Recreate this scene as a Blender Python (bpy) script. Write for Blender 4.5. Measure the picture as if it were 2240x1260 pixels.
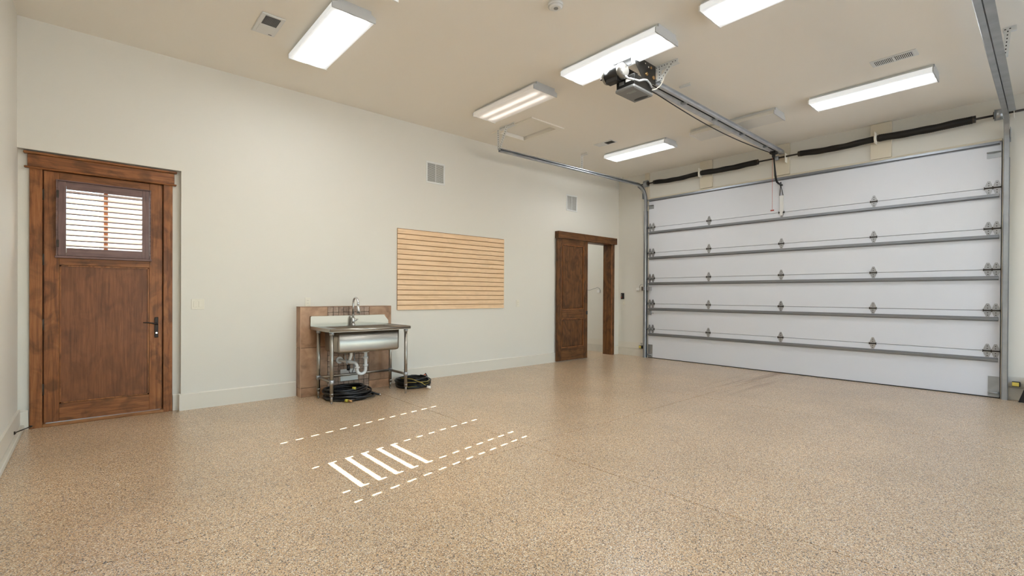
import bpy, bmesh, math, random
from mathutils import Vector, Matrix
random.seed(7)
R = math.radians
for o in list(bpy.data.objects): bpy.data.objects.remove(o)
SC = bpy.context.scene
COL = SC.collection

# ------------------------------------------------------------------ camera
# long wall = plane y 0, garage-door wall = plane x 0, floor z 0; the room lies at x<0, y<0
CAM = Vector((-8.5712, -6.2093, 1.27)); YAW, PITCH, ROLL = .8471, -.0043, .0052
FPX, SHIFT = 1040.107, 19.37
fw = Vector((math.cos(YAW)*math.cos(PITCH), math.sin(YAW)*math.cos(PITCH), math.sin(PITCH)))
rt = Vector((math.sin(YAW), -math.cos(YAW), 0)); up = rt.cross(fw)
c_, s_ = math.cos(ROLL), math.sin(ROLL)
rt, up = c_*rt + s_*up, -s_*rt + c_*up
cam_d = bpy.data.cameras.new('camera'); cam = bpy.data.objects.new('camera', cam_d); COL.objects.link(cam)
cam_d.sensor_width = 36; cam_d.sensor_fit = 'HORIZONTAL'; cam_d.lens = FPX/2240*36
cam_d.shift_y = SHIFT/2240; cam_d.clip_start = .05; cam_d.clip_end = 300
m = Matrix((rt, up, -fw)).transposed().to_4x4(); m.translation = CAM; cam.matrix_world = m
SC.camera = cam

# ------------------------------------------------------------------ world, sun, exposure
W = bpy.data.worlds.new('world'); SC.world = W; W.use_nodes = True
nt = W.node_tree; bg = nt.nodes['Background']
sky = nt.nodes.new('ShaderNodeTexSky'); sky.sky_type = 'NISHITA'; sky.sun_disc = False
sky.sun_elevation = R(19.4); sky.sun_rotation = R(270-10.3); sky.air_density = 1; sky.dust_density = 1.5
nt.links.new(sky.outputs[0], bg.inputs[0]); bg.inputs[1].default_value = 1.1
SUN_DIR = Vector((1, .182, -.357))
sd = bpy.data.lights.new('sun', 'SUN'); sd.energy = 80; sd.angle = R(.12); sd.color = (1, .96, .9)
sun = bpy.data.objects.new('sun', sd); COL.objects.link(sun); sun.location = (-20, -4, 12)
sun.rotation_euler = SUN_DIR.to_track_quat('-Z', 'Y').to_euler()
SC.view_settings.view_transform = 'Standard'; SC.view_settings.look = 'None'
SC.view_settings.gamma = 1; SC.view_settings.use_curve_mapping = False
SC.view_settings.exposure = 0.30
LAMP = 35.0          # brightness of a lit fixture

# ------------------------------------------------------------------ materials
def lin(c):
    return tuple(((v/255)/12.92 if v/255 <= .04045 else ((v/255+.055)/1.055)**2.4) for v in c) + (1,)
def newmat(name):
    mt = bpy.data.materials.new(name); mt.use_nodes = True
    n = mt.node_tree; return mt, n, n.nodes['Principled BSDF']
def nd(n, t, **kw):
    x = n.nodes.new(t)
    for k, v in kw.items(): setattr(x, k, v)
    return x
def simple(name, col, rough=.5, metal=0, bump=0, bscale=200, spec=.5, var=0, coat=0):
    mt, n, b = newmat(name)
    b.inputs['Base Color'].default_value = lin(col); b.inputs['Roughness'].default_value = rough
    b.inputs['Metallic'].default_value = metal; b.inputs['Specular IOR Level'].default_value = spec
    b.inputs['Coat Weight'].default_value = coat
    tc = nd(n, 'ShaderNodeTexCoord')
    if var:
        nz = nd(n, 'ShaderNodeTexNoise'); nz.inputs['Scale'].default_value = 6; nz.inputs['Detail'].default_value = 6
        n.links.new(tc.outputs['Object'], nz.inputs['Vector'])
        mx = nd(n, 'ShaderNodeMix', data_type='RGBA', blend_type='MULTIPLY')
        mr = nd(n, 'ShaderNodeMapRange'); mr.inputs[1].default_value = .3; mr.inputs[2].default_value = .7
        mr.inputs[3].default_value = 1-var; mr.inputs[4].default_value = 1
        n.links.new(nz.outputs[0], mr.inputs[0]); mx.inputs[0].default_value = 1
        mx.inputs[6].default_value = lin(col); n.links.new(mr.outputs[0], mx.inputs[7]); n.links.new(mx.outputs[2], b.inputs['Base Color'])
    if bump:
        nz2 = nd(n, 'ShaderNodeTexNoise'); nz2.inputs['Scale'].default_value = bscale; nz2.inputs['Detail'].default_value = 3
        n.links.new(tc.outputs['Object'], nz2.inputs['Vector'])
        bp = nd(n, 'ShaderNodeBump'); bp.inputs['Strength'].default_value = bump; bp.inputs['Distance'].default_value = .002
        n.links.new(nz2.outputs[0], bp.inputs['Height']); n.links.new(bp.outputs[0], b.inputs['Normal'])
    return mt
def wood(name, dark, mid, light, axis='z', rough=.42, knots=.5, grain=1.0):
    mt, n, b = newmat(name)
    tc = nd(n, 'ShaderNodeTexCoord'); oi = nd(n, 'ShaderNodeObjectInfo'); ad = nd(n, 'ShaderNodeVectorMath', operation='ADD')
    ml = nd(n, 'ShaderNodeMath', operation='MULTIPLY'); ml.inputs[1].default_value = 37
    n.links.new(oi.outputs['Random'], ml.inputs[0]); n.links.new(tc.outputs['Object'], ad.inputs[0]); n.links.new(ml.outputs[0], ad.inputs[1])
    def mapped(s_along, s_across):
        mp = nd(n, 'ShaderNodeMapping'); sc = [s_across]*3; sc['xyz'.index(axis)] = s_along
        mp.inputs['Scale'].default_value = sc; n.links.new(ad.outputs[0], mp.inputs['Vector']); return mp
    g = nd(n, 'ShaderNodeTexNoise'); g.inputs['Scale'].default_value = 1; g.inputs['Detail'].default_value = 7; g.inputs['Roughness'].default_value = .65; g.inputs['Distortion'].default_value = .6
    n.links.new(mapped(2.2*grain, 42*grain).outputs[0], g.inputs['Vector'])
    k = nd(n, 'ShaderNodeTexNoise'); k.inputs['Scale'].default_value = 1; k.inputs['Detail'].default_value = 4; k.inputs['Distortion'].default_value = 1.2
    n.links.new(mapped(4.2, 6.5).outputs[0], k.inputs['Vector'])
    cr = nd(n, 'ShaderNodeValToRGB'); e = cr.color_ramp.elements
    e[0].position = .32; e[0].color = lin(dark); e[1].position = .72; e[1].color = lin(light)
    x = e.new(.5); x.color = lin(mid)
    n.links.new(g.outputs[0], cr.inputs[0])
    kr = nd(n, 'ShaderNodeMapRange'); kr.inputs[1].default_value = .36; kr.inputs[2].default_value = .55; kr.inputs[3].default_value = 1-knots; kr.inputs[4].default_value = 1
    n.links.new(k.outputs[0], kr.inputs[0])
    mx = nd(n, 'ShaderNodeMix', data_type='RGBA', blend_type='MULTIPLY'); mx.inputs[0].default_value = 1
    n.links.new(cr.outputs[0], mx.inputs[6]); n.links.new(kr.outputs[0], mx.inputs[7]); n.links.new(mx.outputs[2], b.inputs['Base Color'])
    b.inputs['Roughness'].default_value = rough; b.inputs['Specular IOR Level'].default_value = .35
    bp = nd(n, 'ShaderNodeBump'); bp.inputs['Strength'].default_value = .12; bp.inputs['Distance'].default_value = .002
    n.links.new(g.outputs[0], bp.inputs['Height']); n.links.new(bp.outputs[0], b.inputs['Normal'])
    return mt
def tilemat(name, cols, scale=7):
    mt, n, b = newmat(name)
    tc = nd(n, 'ShaderNodeTexCoord'); oi = nd(n, 'ShaderNodeObjectInfo')
    ad = nd(n, 'ShaderNodeVectorMath', operation='ADD'); ml = nd(n, 'ShaderNodeMath', operation='MULTIPLY'); ml.inputs[1].default_value = 53
    n.links.new(oi.outputs['Random'], ml.inputs[0]); n.links.new(tc.outputs['Object'], ad.inputs[0]); n.links.new(ml.outputs[0], ad.inputs[1])
    nz = nd(n, 'ShaderNodeTexNoise'); nz.inputs['Scale'].default_value = scale; nz.inputs['Detail'].default_value = 7; nz.inputs['Distortion'].default_value = .8
    n.links.new(ad.outputs[0], nz.inputs['Vector'])
    cr = nd(n, 'ShaderNodeValToRGB'); e = cr.color_ramp.elements
    e[0].position = .3; e[0].color = lin(cols[0]); e[1].position = .7; e[1].color = lin(cols[2]); x = e.new(.5); x.color = lin(cols[1])
    n.links.new(nz.outputs[0], cr.inputs[0])
    hs = nd(n, 'ShaderNodeHueSaturation'); mr = nd(n, 'ShaderNodeMapRange'); mr.inputs[3].default_value = .82; mr.inputs[4].default_value = 1.12
    n.links.new(oi.outputs['Random'], mr.inputs[0]); n.links.new(mr.outputs[0], hs.inputs['Value']); n.links.new(cr.outputs[0], hs.inputs['Color'])
    n.links.new(hs.outputs[0], b.inputs['Base Color']); b.inputs['Roughness'].default_value = .38
    return mt
def floormat():
    mt, n, b = newmat('epoxy_quartz')
    tc = nd(n, 'ShaderNodeTexCoord'); geo = nd(n, 'ShaderNodeNewGeometry')
    v = nd(n, 'ShaderNodeTexVoronoi'); v.inputs['Scale'].default_value = 235; n.links.new(geo.outputs['Position'], v.inputs['Vector'])
    sep = nd(n, 'ShaderNodeSeparateColor'); n.links.new(v.outputs['Color'], sep.inputs[0])
    cr = nd(n, 'ShaderNodeValToRGB'); cr.color_ramp.interpolation = 'CONSTANT'; e = cr.color_ramp.elements
    pal = [(0, (62, 55, 50)), (.08, (126, 104, 82)), (.18, (176, 136, 98)), (.30, (206, 168, 124)), (.46, (216, 184, 142)),
           (.62, (196, 166, 130)), (.74, (224, 202, 168)), (.88, (242, 232, 214)), (.96, (162, 158, 156))]
    e[0].position = 0; e[0].color = lin(pal[0][1]); e[1].position = pal[1][0]; e[1].color = lin(pal[1][1])
    for p, c in pal[2:]: x = e.new(p); x.color = lin(c)
    n.links.new(sep.outputs[0], cr.inputs[0])
    nz = nd(n, 'ShaderNodeTexNoise'); nz.inputs['Scale'].default_value = 1.3; nz.inputs['Detail'].default_value = 5; n.links.new(geo.outputs['Position'], nz.inputs['Vector'])
    mr = nd(n, 'ShaderNodeMapRange'); mr.inputs[1].default_value = .3; mr.inputs[2].default_value = .7; mr.inputs[3].default_value = .88; mr.inputs[4].default_value = 1.06
    n.links.new(nz.outputs[0], mr.inputs[0])
    mx = nd(n, 'ShaderNodeMix', data_type='RGBA', blend_type='MULTIPLY'); mx.inputs[0].default_value = 1
    n.links.new(cr.outputs[0], mx.inputs[6]); n.links.new(mr.outputs[0], mx.inputs[7]); # tyre scuffs fanning out along the joint towards the door
    sp = nd(n, 'ShaderNodeSeparateXYZ'); n.links.new(geo.outputs['Position'], sp.inputs[0])
    def rng(src, a, b2, c, d):
        q = nd(n, 'ShaderNodeMapRange'); q.interpolation_type = 'SMOOTHSTEP'
        for i_, w in enumerate((a, b2, c, d)): q.inputs[i_+1].default_value = w
        n.links.new(src, q.inputs[0]); return q.outputs[0]
    def mul(a, b2):
        q = nd(n, 'ShaderNodeMath', operation='MULTIPLY'); n.links.new(a, q.inputs[0]); n.links.new(b2, q.inputs[1]); return q.outputs[0]
    sn = nd(n, 'ShaderNodeTexNoise'); sn.inputs['Scale'].default_value = 1; sn.inputs['Detail'].default_value = 3
    mp = nd(n, 'ShaderNodeMapping'); mp.inputs['Scale'].default_value = (.5, 9, 1); mp.inputs['Rotation'].default_value = (0, 0, .06); n.links.new(geo.outputs['Position'], mp.inputs['Vector']); n.links.new(mp.outputs[0], sn.inputs['Vector'])
    ma = nd(n, 'ShaderNodeMath', operation='ADD'); ma.inputs[1].default_value = 3.30; n.links.new(sp.outputs[1], ma.inputs[0])
    mb_ = nd(n, 'ShaderNodeMath', operation='ABSOLUTE'); n.links.new(ma.outputs[0], mb_.inputs[0])
    msk = mul(mul(rng(mb_.outputs[0], .08, .55, 1, 0), rng(sp.outputs[0], -3.2, -1.2, 0, 1)), rng(sn.outputs[0], .42, .62, 0, 1))
    sx_ = nd(n, 'ShaderNodeMix', data_type='RGBA', blend_type='MULTIPLY'); n.links.new(rng(msk, 0, 1, 0, .6), sx_.inputs[0])
    n.links.new(mx.outputs[2], sx_.inputs[6]); sx_.inputs[7].default_value = lin((190, 166, 136)); n.links.new(sx_.outputs[2], b.inputs['Base Color'])
    b.inputs['Roughness'].default_value = .34; b.inputs['Specular IOR Level'].default_value = .5
    b.inputs['Coat Weight'].default_value = .35; b.inputs['Coat Roughness'].default_value = .22
    bp = nd(n, 'ShaderNodeBump'); bp.inputs['Strength'].default_value = .22; bp.inputs['Distance'].default_value = .002
    n.links.new(v.outputs['Distance'], bp.inputs['Height']); n.links.new(bp.outputs[0], b.inputs['Normal'])
    return mt
def lensmat(name, col, lo, hi, tint=None):
    # prismatic lens with two tubes glowing behind it: bright along the tubes, fainter at rim and ends
    mt, n, b = newmat(name)
    b.inputs['Base Color'].default_value = lin((225, 225, 220)); b.inputs['Roughness'].default_value = .35
    tc = nd(n, 'ShaderNodeTexCoord'); sx = nd(n, 'ShaderNodeSeparateXYZ'); n.links.new(tc.outputs['Object'], sx.inputs[0])
    def M(op, a, bb=None):
        q = nd(n, 'ShaderNodeMath', operation=op)
        for i, w in enumerate((a, bb)):
            if w is None: continue
            if isinstance(w, (int, float)): q.inputs[i].default_value = w
            else: n.links.new(w, q.inputs[i])
        return q.outputs[0]
    d = M('SUBTRACT', M('ABSOLUTE', sx.outputs[0]), .075)
    g = M('POWER', 2.718, M('MULTIPLY', M('MULTIPLY', d, d), -1/(.040**2)))
    ye = nd(n, 'ShaderNodeMapRange'); ye.interpolation_type = 'SMOOTHSTEP'
    ye.inputs[1].default_value = .60; ye.inputs[2].default_value = .47; ye.inputs[3].default_value = 0; ye.inputs[4].default_value = 1
    n.links.new(M('ABSOLUTE', sx.outputs[1]), ye.inputs[0])
    st = M('ADD', lo, M('MULTIPLY', M('MULTIPLY', g, ye.outputs[0]), hi))
    b.inputs['Emission Color'].default_value = col; n.links.new(st, b.inputs['Emission Strength'])
    return mt
def glassmat():
    mt = bpy.data.materials.new('window_glass'); mt.use_nodes = True; n = mt.node_tree
    for x in list(n.nodes):
        if x.type == 'BSDF_PRINCIPLED': n.nodes.remove(x)
    out = [x for x in n.nodes if x.type == 'OUTPUT_MATERIAL'][0]
    t = nd(n, 'ShaderNodeBsdfTransparent'); g = nd(n, 'ShaderNodeBsdfGlossy'); g.inputs['Roughness'].default_value = .02
    mx = nd(n, 'ShaderNodeMixShader'); mx.inputs[0].default_value = .07
    n.links.new(t.outputs[0], mx.inputs[1]); n.links.new(g.outputs[0], mx.inputs[2]); n.links.new(mx.outputs[0], out.inputs[0])
    return mt

MW = simple('wall_paint', (222, 218, 207), .72, bump=.18, bscale=160)
MC = simple('ceiling_paint', (243, 237, 225), .8, bump=.22, bscale=120)
MB = simple('baseboard_paint', (222, 216, 202), .42)
MCURB = simple('curb_paint', (214, 208, 194), .6, bump=.4, bscale=60, var=.06)
MFL = floormat()
MGROUT_F = simple('joint_filler', (92, 78, 62), .9)
WD1 = wood('alder_upright', (112, 66, 34), (148, 92, 50), (168, 112, 66), 'z', knots=.42)
WD1x = wood('alder_lengthwise', (106, 62, 32), (144, 90, 50), (166, 110, 64), 'x', knots=.45)
WPAN = wood('alder_panel', (106, 64, 38), (128, 80, 48), (142, 92, 58), 'z', knots=.2, grain=1.4)
WTH = wood('threshold_oak', (128, 84, 48), (166, 114, 70), (184, 134, 88), 'x', knots=.2)
WSH = wood('shutter_walnut', (100, 78, 74), (120, 94, 90), (132, 106, 100), 'z', knots=.18)
WSHx = wood('shutter_walnut_rail', (100, 78, 74), (120, 94, 90), (132, 106, 100), 'x', knots=.18)
WMUN = wood('muntin_fir', (150, 92, 54), (186, 122, 78), (205, 142, 98), 'z', knots=.2)
WD2 = wood('knotty_alder_dark', (74, 45, 22), (106, 68, 36), (128, 88, 50), 'z', knots=.5)
WD2x = wood('knotty_alder_dark_rail', (74, 45, 22), (106, 68, 36), (128, 88, 50), 'x', knots=.4)
WSL = wood('maple_slat', (226, 190, 148), (238, 204, 164), (244, 214, 176), 'x', knots=.06, rough=.5)
MSLG = simple('slat_groove', (150, 106, 62), .8)
LOUV = simple('louver_glare', (206, 202, 198), .45)  # stained blades coloured pale to carry the window glare
STEEL = simple('brushed_stainless', (168, 163, 154), .33, 1, bump=.05, bscale=300)
CHROME = simple('chrome', (215, 215, 215), .12, 1)
GALV = simple('galvanised_steel', (178, 182, 185), .38, .75, var=.25)
RAILZ = simple('zinc_rail', (208, 210, 212), .45, .4, var=.2)
STRUT = simple('strut_steel', (140, 143, 148), .35, .75)
HINGE = simple('zinc_hinge', (170, 171, 174), .32, .6)
DKST = simple('dark_steel', (70, 64, 58), .45, .7)
BRONZE = simple('oil_rubbed_bronze', (46, 38, 34), .4, .6)
BLACK = simple('black_plastic', (22, 22, 23), .4)
BKMT = simple('black_enamel', (36, 35, 33), .3, .2)
SPRING = simple('black_spring_steel', (26, 24, 20), .5, .3, bump=.6, bscale=120)
WHITE = simple('white_plastic', (232, 230, 224), .4)
WHMET = simple('white_enamel', (226, 226, 222), .4)
FIXGR = simple('fixture_endcap', (198, 199, 198), .45)
CREAM = simple('cream_enamel', (240, 234, 220), .5)
ALM = simple('almond_plastic', (226, 221, 205), .4)
DOORP = simple('garage_door_skin', (219, 221, 226), .5, bump=.25, bscale=350)
DARKGAP = simple('dark_gap', (18, 18, 18), .9)
RUB = simple('rubber_seal', (30, 30, 30), .7)
GREYP = simple('grey_plastic', (128, 128, 126), .45)
DGREYP = simple('charcoal_plastic', (62, 60, 58), .5)
VDARK = simple('vent_shadow', (62, 62, 58), .9)
PVC = simple('pvc_white', (228, 228, 226), .3)
HOSE = simple('hose_rubber', (18, 18, 19), .35, bump=.1)
HOSEY = simple('hose_yellow', (196, 172, 70), .45)
COUPG = simple('coupling_olive', (176, 166, 60), .4)
BRASS = simple('brass', (190, 150, 100), .3, .9)
COPPER = simple('copper_fitting', (190, 112, 84), .35, .7)
YEL = simple('sensor_yellow', (218, 196, 92), .4)
RED = simple('red_cord', (190, 80, 66), .6)
TILE = tilemat('porcelain_tile', ((136, 100, 70), (166, 126, 94), (186, 148, 114)), 6)
MOS = tilemat('mosaic_tile', ((130, 108, 92), (160, 132, 112), (182, 158, 136)), 16)
GROUT = simple('tile_grout', (76, 62, 52), .9)
CONCR = simple('stucco_grey', (176, 176, 174), .9, bump=.3, bscale=30)
GLASS = glassmat()
WARM = (.93, .97, 1, 1)
L_ON = lensmat('lens_lit', WARM, .38, LAMP)
L_DIM = lensmat('lens_dim', (1, .86, .76, 1), .16, .62)
L_OFF = simple('lens_unlit', (222, 218, 208), .35)

# ------------------------------------------------------------------ mesh helpers
class MM:
    def __init__(s): s.v = []; s.f = []; s.m = []; s.sm = []
    def add(s, v, f, mi=0, smooth=False):
        k = len(s.v); s.v += [tuple(p) for p in v]
        for q in f: s.f.append(tuple(i+k for i in q)); s.m.append(mi); s.sm.append(smooth)
        return s
    def box(s, x0, x1, y0, y1, z0, z1, mi=0):
        x0, x1 = min(x0, x1), max(x0, x1); y0, y1 = min(y0, y1), max(y0, y1); z0, z1 = min(z0, z1), max(z0, z1)
        v = [(x, y, z) for z in (z0, z1) for x, y in ((x0, y0), (x1, y0), (x1, y1), (x0, y1))]
        return s.add(v, [(3, 2, 1, 0), (4, 5, 6, 7), (0, 1, 5, 4), (1, 2, 6, 5), (2, 3, 7, 6), (3, 0, 4, 7)], mi)
    def cbox(s, x0, x1, y0, y1, z0, z1, b=.003, mi=0):
        # box with chamfered edges
        t = bmesh.new(); bmesh.ops.create_cube(t, size=1)
        bmesh.ops.scale(t, vec=(abs(x1-x0), abs(y1-y0), abs(z1-z0)), verts=t.verts)
        bmesh.ops.translate(t, vec=((x0+x1)/2, (y0+y1)/2, (z0+z1)/2), verts=t.verts)
        b = min(b, .45*min(abs(x1-x0), abs(y1-y0), abs(z1-z0)))
        bmesh.ops.bevel(t, geom=t.edges[:], offset=b, segments=1, affect='EDGES')
        t.verts.index_update(); s.add([v.co[:] for v in t.verts], [[v.index for v in f.verts] for f in t.faces], mi); t.free(); return s
    def prism(s, pts, a, b, axis, mi=0, smooth=False):
        # pts: 2-D outline in the other two axes (cyclic order after axis), extruded from a to b
        def P(p, t): return {'x': (t, p[0], p[1]), 'y': (p[0], t, p[1]), 'z': (p[0], p[1], t)}[axis]
        n = len(pts); v = [P(p, a) for p in pts] + [P(p, b) for p in pts]
        f = [tuple(range(n)), tuple(range(2*n-1, n-1, -1))]
        s.add(v, f, mi)
        k = len(s.v)-2*n
        for i in range(n):
            j = (i+1) % n; s.f.append((k+i, k+j, k+n+j, k+n+i)); s.m.append(mi); s.sm.append(smooth)
        return s
    def tube(s, pts, r, n=10, mi=0, cap=True, smooth=True):
        pts = [Vector(p) for p in pts]; k = len(s.v); rs = r if isinstance(r, (list, tuple)) else [r]*len(pts)
        ref = None
        for i, p in enumerate(pts):
            t = (pts[min(i+1, len(pts)-1)] - pts[max(i-1, 0)]).normalized()
            if ref is None:
                ref = Vector((0, 0, 1)) if abs(t.z) < .9 else Vector((1, 0, 0))
            a = t.cross(ref); 
            if a.length < 1e-5: a = t.cross(Vector((1, 0, 0)))
            a.normalize(); bb = a.cross(t).normalized(); ref = bb
            for j in range(n):
                w = 2*math.pi*j/n; s.v.append(tuple(p + rs[i]*(math.cos(w)*a + math.sin(w)*bb)))
        for i in range(len(pts)-1):
            for j in range(n):
                q = (j+1) % n; s.f.append((k+i*n+j, k+i*n+q, k+(i+1)*n+q, k+(i+1)*n+j)); s.m.append(mi); s.sm.append(smooth)
        if cap:
            s.f.append(tuple(k+j for j in range(n-1, -1, -1))); s.m.append(mi); s.sm.append(False)
            e = k+(len(pts)-1)*n; s.f.append(tuple(e+j for j in range(n))); s.m.append(mi); s.sm.append(False)
        return s
    def cyl(s, a, b, r, n=16, mi=0, r2=None): return s.tube([a, b], [r, r if r2 is None else r2], n, mi)
    def bar(s, a, b, w, h, upv=(0, 0, 1), mi=0):
        # rectangular bar from a to b, w across, h along upv
        a, b = Vector(a), Vector(b); t = (b-a).normalized(); sd_ = t.cross(Vector(upv)).normalized(); u = sd_.cross(t)
        v = [p + sx*w/2*sd_ + su*h/2*u for p in (a, b) for sx, su in ((-1, -1), (1, -1), (1, 1), (-1, 1))]
        return s.add(v, [(3, 2, 1, 0), (4, 5, 6, 7), (0, 1, 5, 4), (1, 2, 6, 5), (2, 3, 7, 6), (3, 0, 4, 7)], mi)
    def sweep(s, prof, path, frame, mi=0):
        # prof: 2-D closed outline; frame(i) -> (u, v) unit vectors at path point i
        k = len(s.v); n = len(prof)
        for i, p in enumerate(path):
            u, v = frame(i)
            for a, b in prof: s.v.append(tuple(Vector(p)+a*Vector(u)+b*Vector(v)))
        for i in range(len(path)-1):
            for j in range(n):
                q = (j+1) % n; s.f.append((k+i*n+j, k+i*n+q, k+(i+1)*n+q, k+(i+1)*n+j)); s.m.append(mi); s.sm.append(False)
        s.f.append(tuple(k+j for j in range(n-1, -1, -1))); s.m.append(mi); s.sm.append(False)
        e = k+(len(path)-1)*n; s.f.append(tuple(e+j for j in range(n))); s.m.append(mi); s.sm.append(False)
        return s

WL = {}   # world location of each object
def mk(name, M, mats, parent=None, origin=None, kind=None, label=None):
    vs = [Vector(p) for p in M.v]
    if origin is None:
        lo = [min(p[i] for p in vs) for i in range(3)]; hi = [max(p[i] for p in vs) for i in range(3)]
        origin = Vector(((lo[0]+hi[0])/2, (lo[1]+hi[1])/2, (lo[2]+hi[2])/2))
    origin = Vector(origin)
    me = bpy.data.meshes.new(name); me.from_pydata([p-origin for p in vs], [], M.f)
    if not isinstance(mats, (list, tuple)): mats = [mats]
    for q in mats: me.materials.append(q)
    me.polygons.foreach_set('material_index', M.m); me.polygons.foreach_set('use_smooth', M.sm)
    bm = bmesh.new(); bm.from_mesh(me); bmesh.ops.recalc_face_normals(bm, faces=bm.faces); bm.to_mesh(me); bm.free()
    me.update()
    o = bpy.data.objects.new(name, me); COL.objects.link(o)
    if parent is not None: o.parent = parent; o.location = origin - WL[parent]
    else: o.location = origin
    WL[o] = origin
    if kind: o['kind'] = kind
    if label: o['label'] = label
    return o
def tag(o, label, cat, group=None, kind=None):
    o['label'] = label; o['category'] = cat
    if group: o['group'] = group
    if kind: o['kind'] = kind
    return o
def thing(name, loc, label, cat, group=None, kind=None):
    o = bpy.data.objects.new(name, None); COL.objects.link(o); o.location = loc; o.empty_display_size = .1; WL[o] = Vector(loc)
    return tag(o, label, cat, group, kind)
def dup(o, world, parent):
    c = o.copy(); COL.objects.link(c); c.parent = parent; WL[c] = Vector(world)
    c.location = Vector(world) - (WL[parent] if parent else Vector()); return c
def dup_tree(root, delta, label=None):
    c = root.copy(); COL.objects.link(c); c.location = root.location + Vector(delta); WL[c] = WL[root]+Vector(delta)
    if label: c['label'] = label
    for ch in list(root.children):
        k = ch.copy(); COL.objects.link(k); k.parent = c; WL[k] = WL[ch]+Vector(delta)
        for g in list(ch.children):
            q = g.copy(); COL.objects.link(q); q.parent = k; WL[q] = WL[g]+Vector(delta)
    return c
BX = lambda *a: MM().box(*a)
CB = lambda *a, **k: MM().cbox(*a, **k)

H = 3.781; XL = -9.082; YF = -8.3; YB = 3.3

# ------------------------------------------------------------------ structure
fl = tag(mk('floor', BX(XL-.2, .4, YF-.2, YB+.2, -.12, -.014), MGROUT_F), 'tan speckled quartz epoxy floor with thin control joints', 'floor', kind='structure')
xs = [XL-.2, -5.80, -2.835, .4]; ys = [YF-.2, -3.275, YB+.2]; g = .003
for i in range(3):
    for j in range(2):
        mk('floor_slab', CB(xs[i]+g, xs[i+1]-g, ys[j]+g, ys[j+1]-g, -.02, 0, b=.002), MFL, fl)

hx0, hx1, hy0, hy1 = -3.84, -3.34, -1.265, -.557     # attic hatch opening
ce = MM()
ce.box(XL-.2, hx0, YF-.2, YB+.2, H, H+.12).box(hx1, .4, YF-.2, YB+.2, H, H+.12).box(hx0, hx1, YF-.2, hy0, H, H+.12).box(hx0, hx1, hy1, YB+.2, H, H+.12)
tag(mk('ceiling', ce, MC), 'flat beige painted ceiling', 'ceiling', kind='structure')

nx1 = -7.85; nz = 2.585; ND = .07                    # shallow niche around the entry door
dx0, dx1, dz1 = -8.935, -7.985, 2.435                # door rough opening
ox0, ox1, oz1 = -1.10, -.245, 2.36                   # pocket of the sliding door
wb = MM()
wb.box(nx1, ox0, 0, .21, 0, H).box(XL-.2, nx1, 0, .21, nz, H)
wb.box(XL-.2, dx0, ND, .21, 0, nz).box(dx1, nx1, ND, .21, 0, nz).box(dx0, dx1, ND, .21, dz1, nz)
wb.box(ox0, ox1, 0, .21, oz1, H).box(ox1, .3, 0, .21, 0, H)
tag(mk('wall_back', wb, MW), 'long cream wall with the entry door, sink and slat panel', 'wall', kind='structure')

GY0, GY1, GZ = -.757, -5.80, 3.235                   # garage door opening
wr = MM(); wr.box(0, .014, GY0, YB+.2, 0, H).box(0, .014, GY1, GY0, GZ, H).box(0, .014, YF-.2, GY1, 0, H)
wr.box(.021, .2, GY0+.02, YB+.2, 0, H).box(.021, .2, GY1-.02, GY0+.02, GZ+.02, H).box(.021, .2, YF-.2, GY1-.02, 0, H).box(.014, .021, GY0+.06, YB+.2, 0, H).box(.014, .021, YF-.2, GY1-.06, 0, H).box(.014, .021, GY1-.06, GY0+.06, GZ+.06, H)
wall_r = tag(mk('wall_right', wr, MW), 'cream wall holding the wide sectional garage door', 'wall', kind='structure')

wy0, wy1, wz0, wz1 = -4.40, -2.10, .54, 1.33
wl = MM(); wl.box(XL-.18, XL, YF-.2, wy0, 0, H).box(XL-.18, XL, wy1, .21, 0, H).box(XL-.18, XL, wy0, wy1, 0, wz0).box(XL-.18, XL, wy0, wy1, wz1, H)
tag(mk('wall_left', wl, MW), 'narrow strip of cream wall at the far left', 'wall', kind='structure')
FW = [(-8.8, -4.9), (-4.5, -.6)]; fz0, fz1 = .25, 3.05     # two tall unseen glazed openings, added behind the viewer to let daylight in
wf = MM().box(XL-.2, .4, YF-.2, YF, 0, fz0).box(XL-.2, .4, YF-.2, YF, fz1, H)
for a, b in ((XL-.2, FW[0][0]), (FW[0][1], FW[1][0]), (FW[1][1], .4)): wf.box(a, b, YF-.2, YF, fz0, fz1)
tag(mk('wall_front', wf, MW), 'cream wall behind the viewer', 'wall', kind='structure')
tag(mk('wall_inner', BX(-3.7, -3.5, .21, YB, 0, H), MW), 'cream wall of the next bay', 'wall', kind='structure')
tag(mk('wall_far', BX(-3.7, .2, YB, YB+.2, 0, H), MW), 'cream wall at the back of the next bay', 'wall', kind='structure')

def base_prof(d, h, e=.010): return [(0, 0), (-d, 0), (-d, h-e), (-d*.35, h), (0, h)]
bb = MM()
for x0, x1 in ((nx1-.016, -6.668), (-5.452, -1.13), (-.165, 0)): bb.prism(base_prof(.016, .182), x0, x1, 'x')
for x0, x1 in ((XL, -9.012), (-7.915, nx1)): bb.prism([(y+ND, z) for y, z in base_prof(.016, .175)], x0, x1, 'x')
tag(mk('baseboard_back', bb, MB), 'white painted baseboard along the long wall', 'baseboard', kind='structure')
bl = MM(); bl.box(XL, XL+.018, YF, ND-.016, .048, .19)
o = tag(mk('baseboard_left', bl, MB), 'white baseboard above a low curb on the left wall', 'baseboard', kind='structure')
mk('curb', CB(XL, XL+.045, YF, ND-.02, 0, .046, b=.006), MCURB, o)
br = MM(); br.box(-.014, 0, GY0+.02, -.017, .160, .285)
o = tag(mk('baseboard_right', br, MB), 'white board over a concrete curb beside the garage door', 'baseboard', kind='structure')
mk('curb', BX(-.018, 0, GY0+.02, -.017, 0, .155), MCURB, o)
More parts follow.
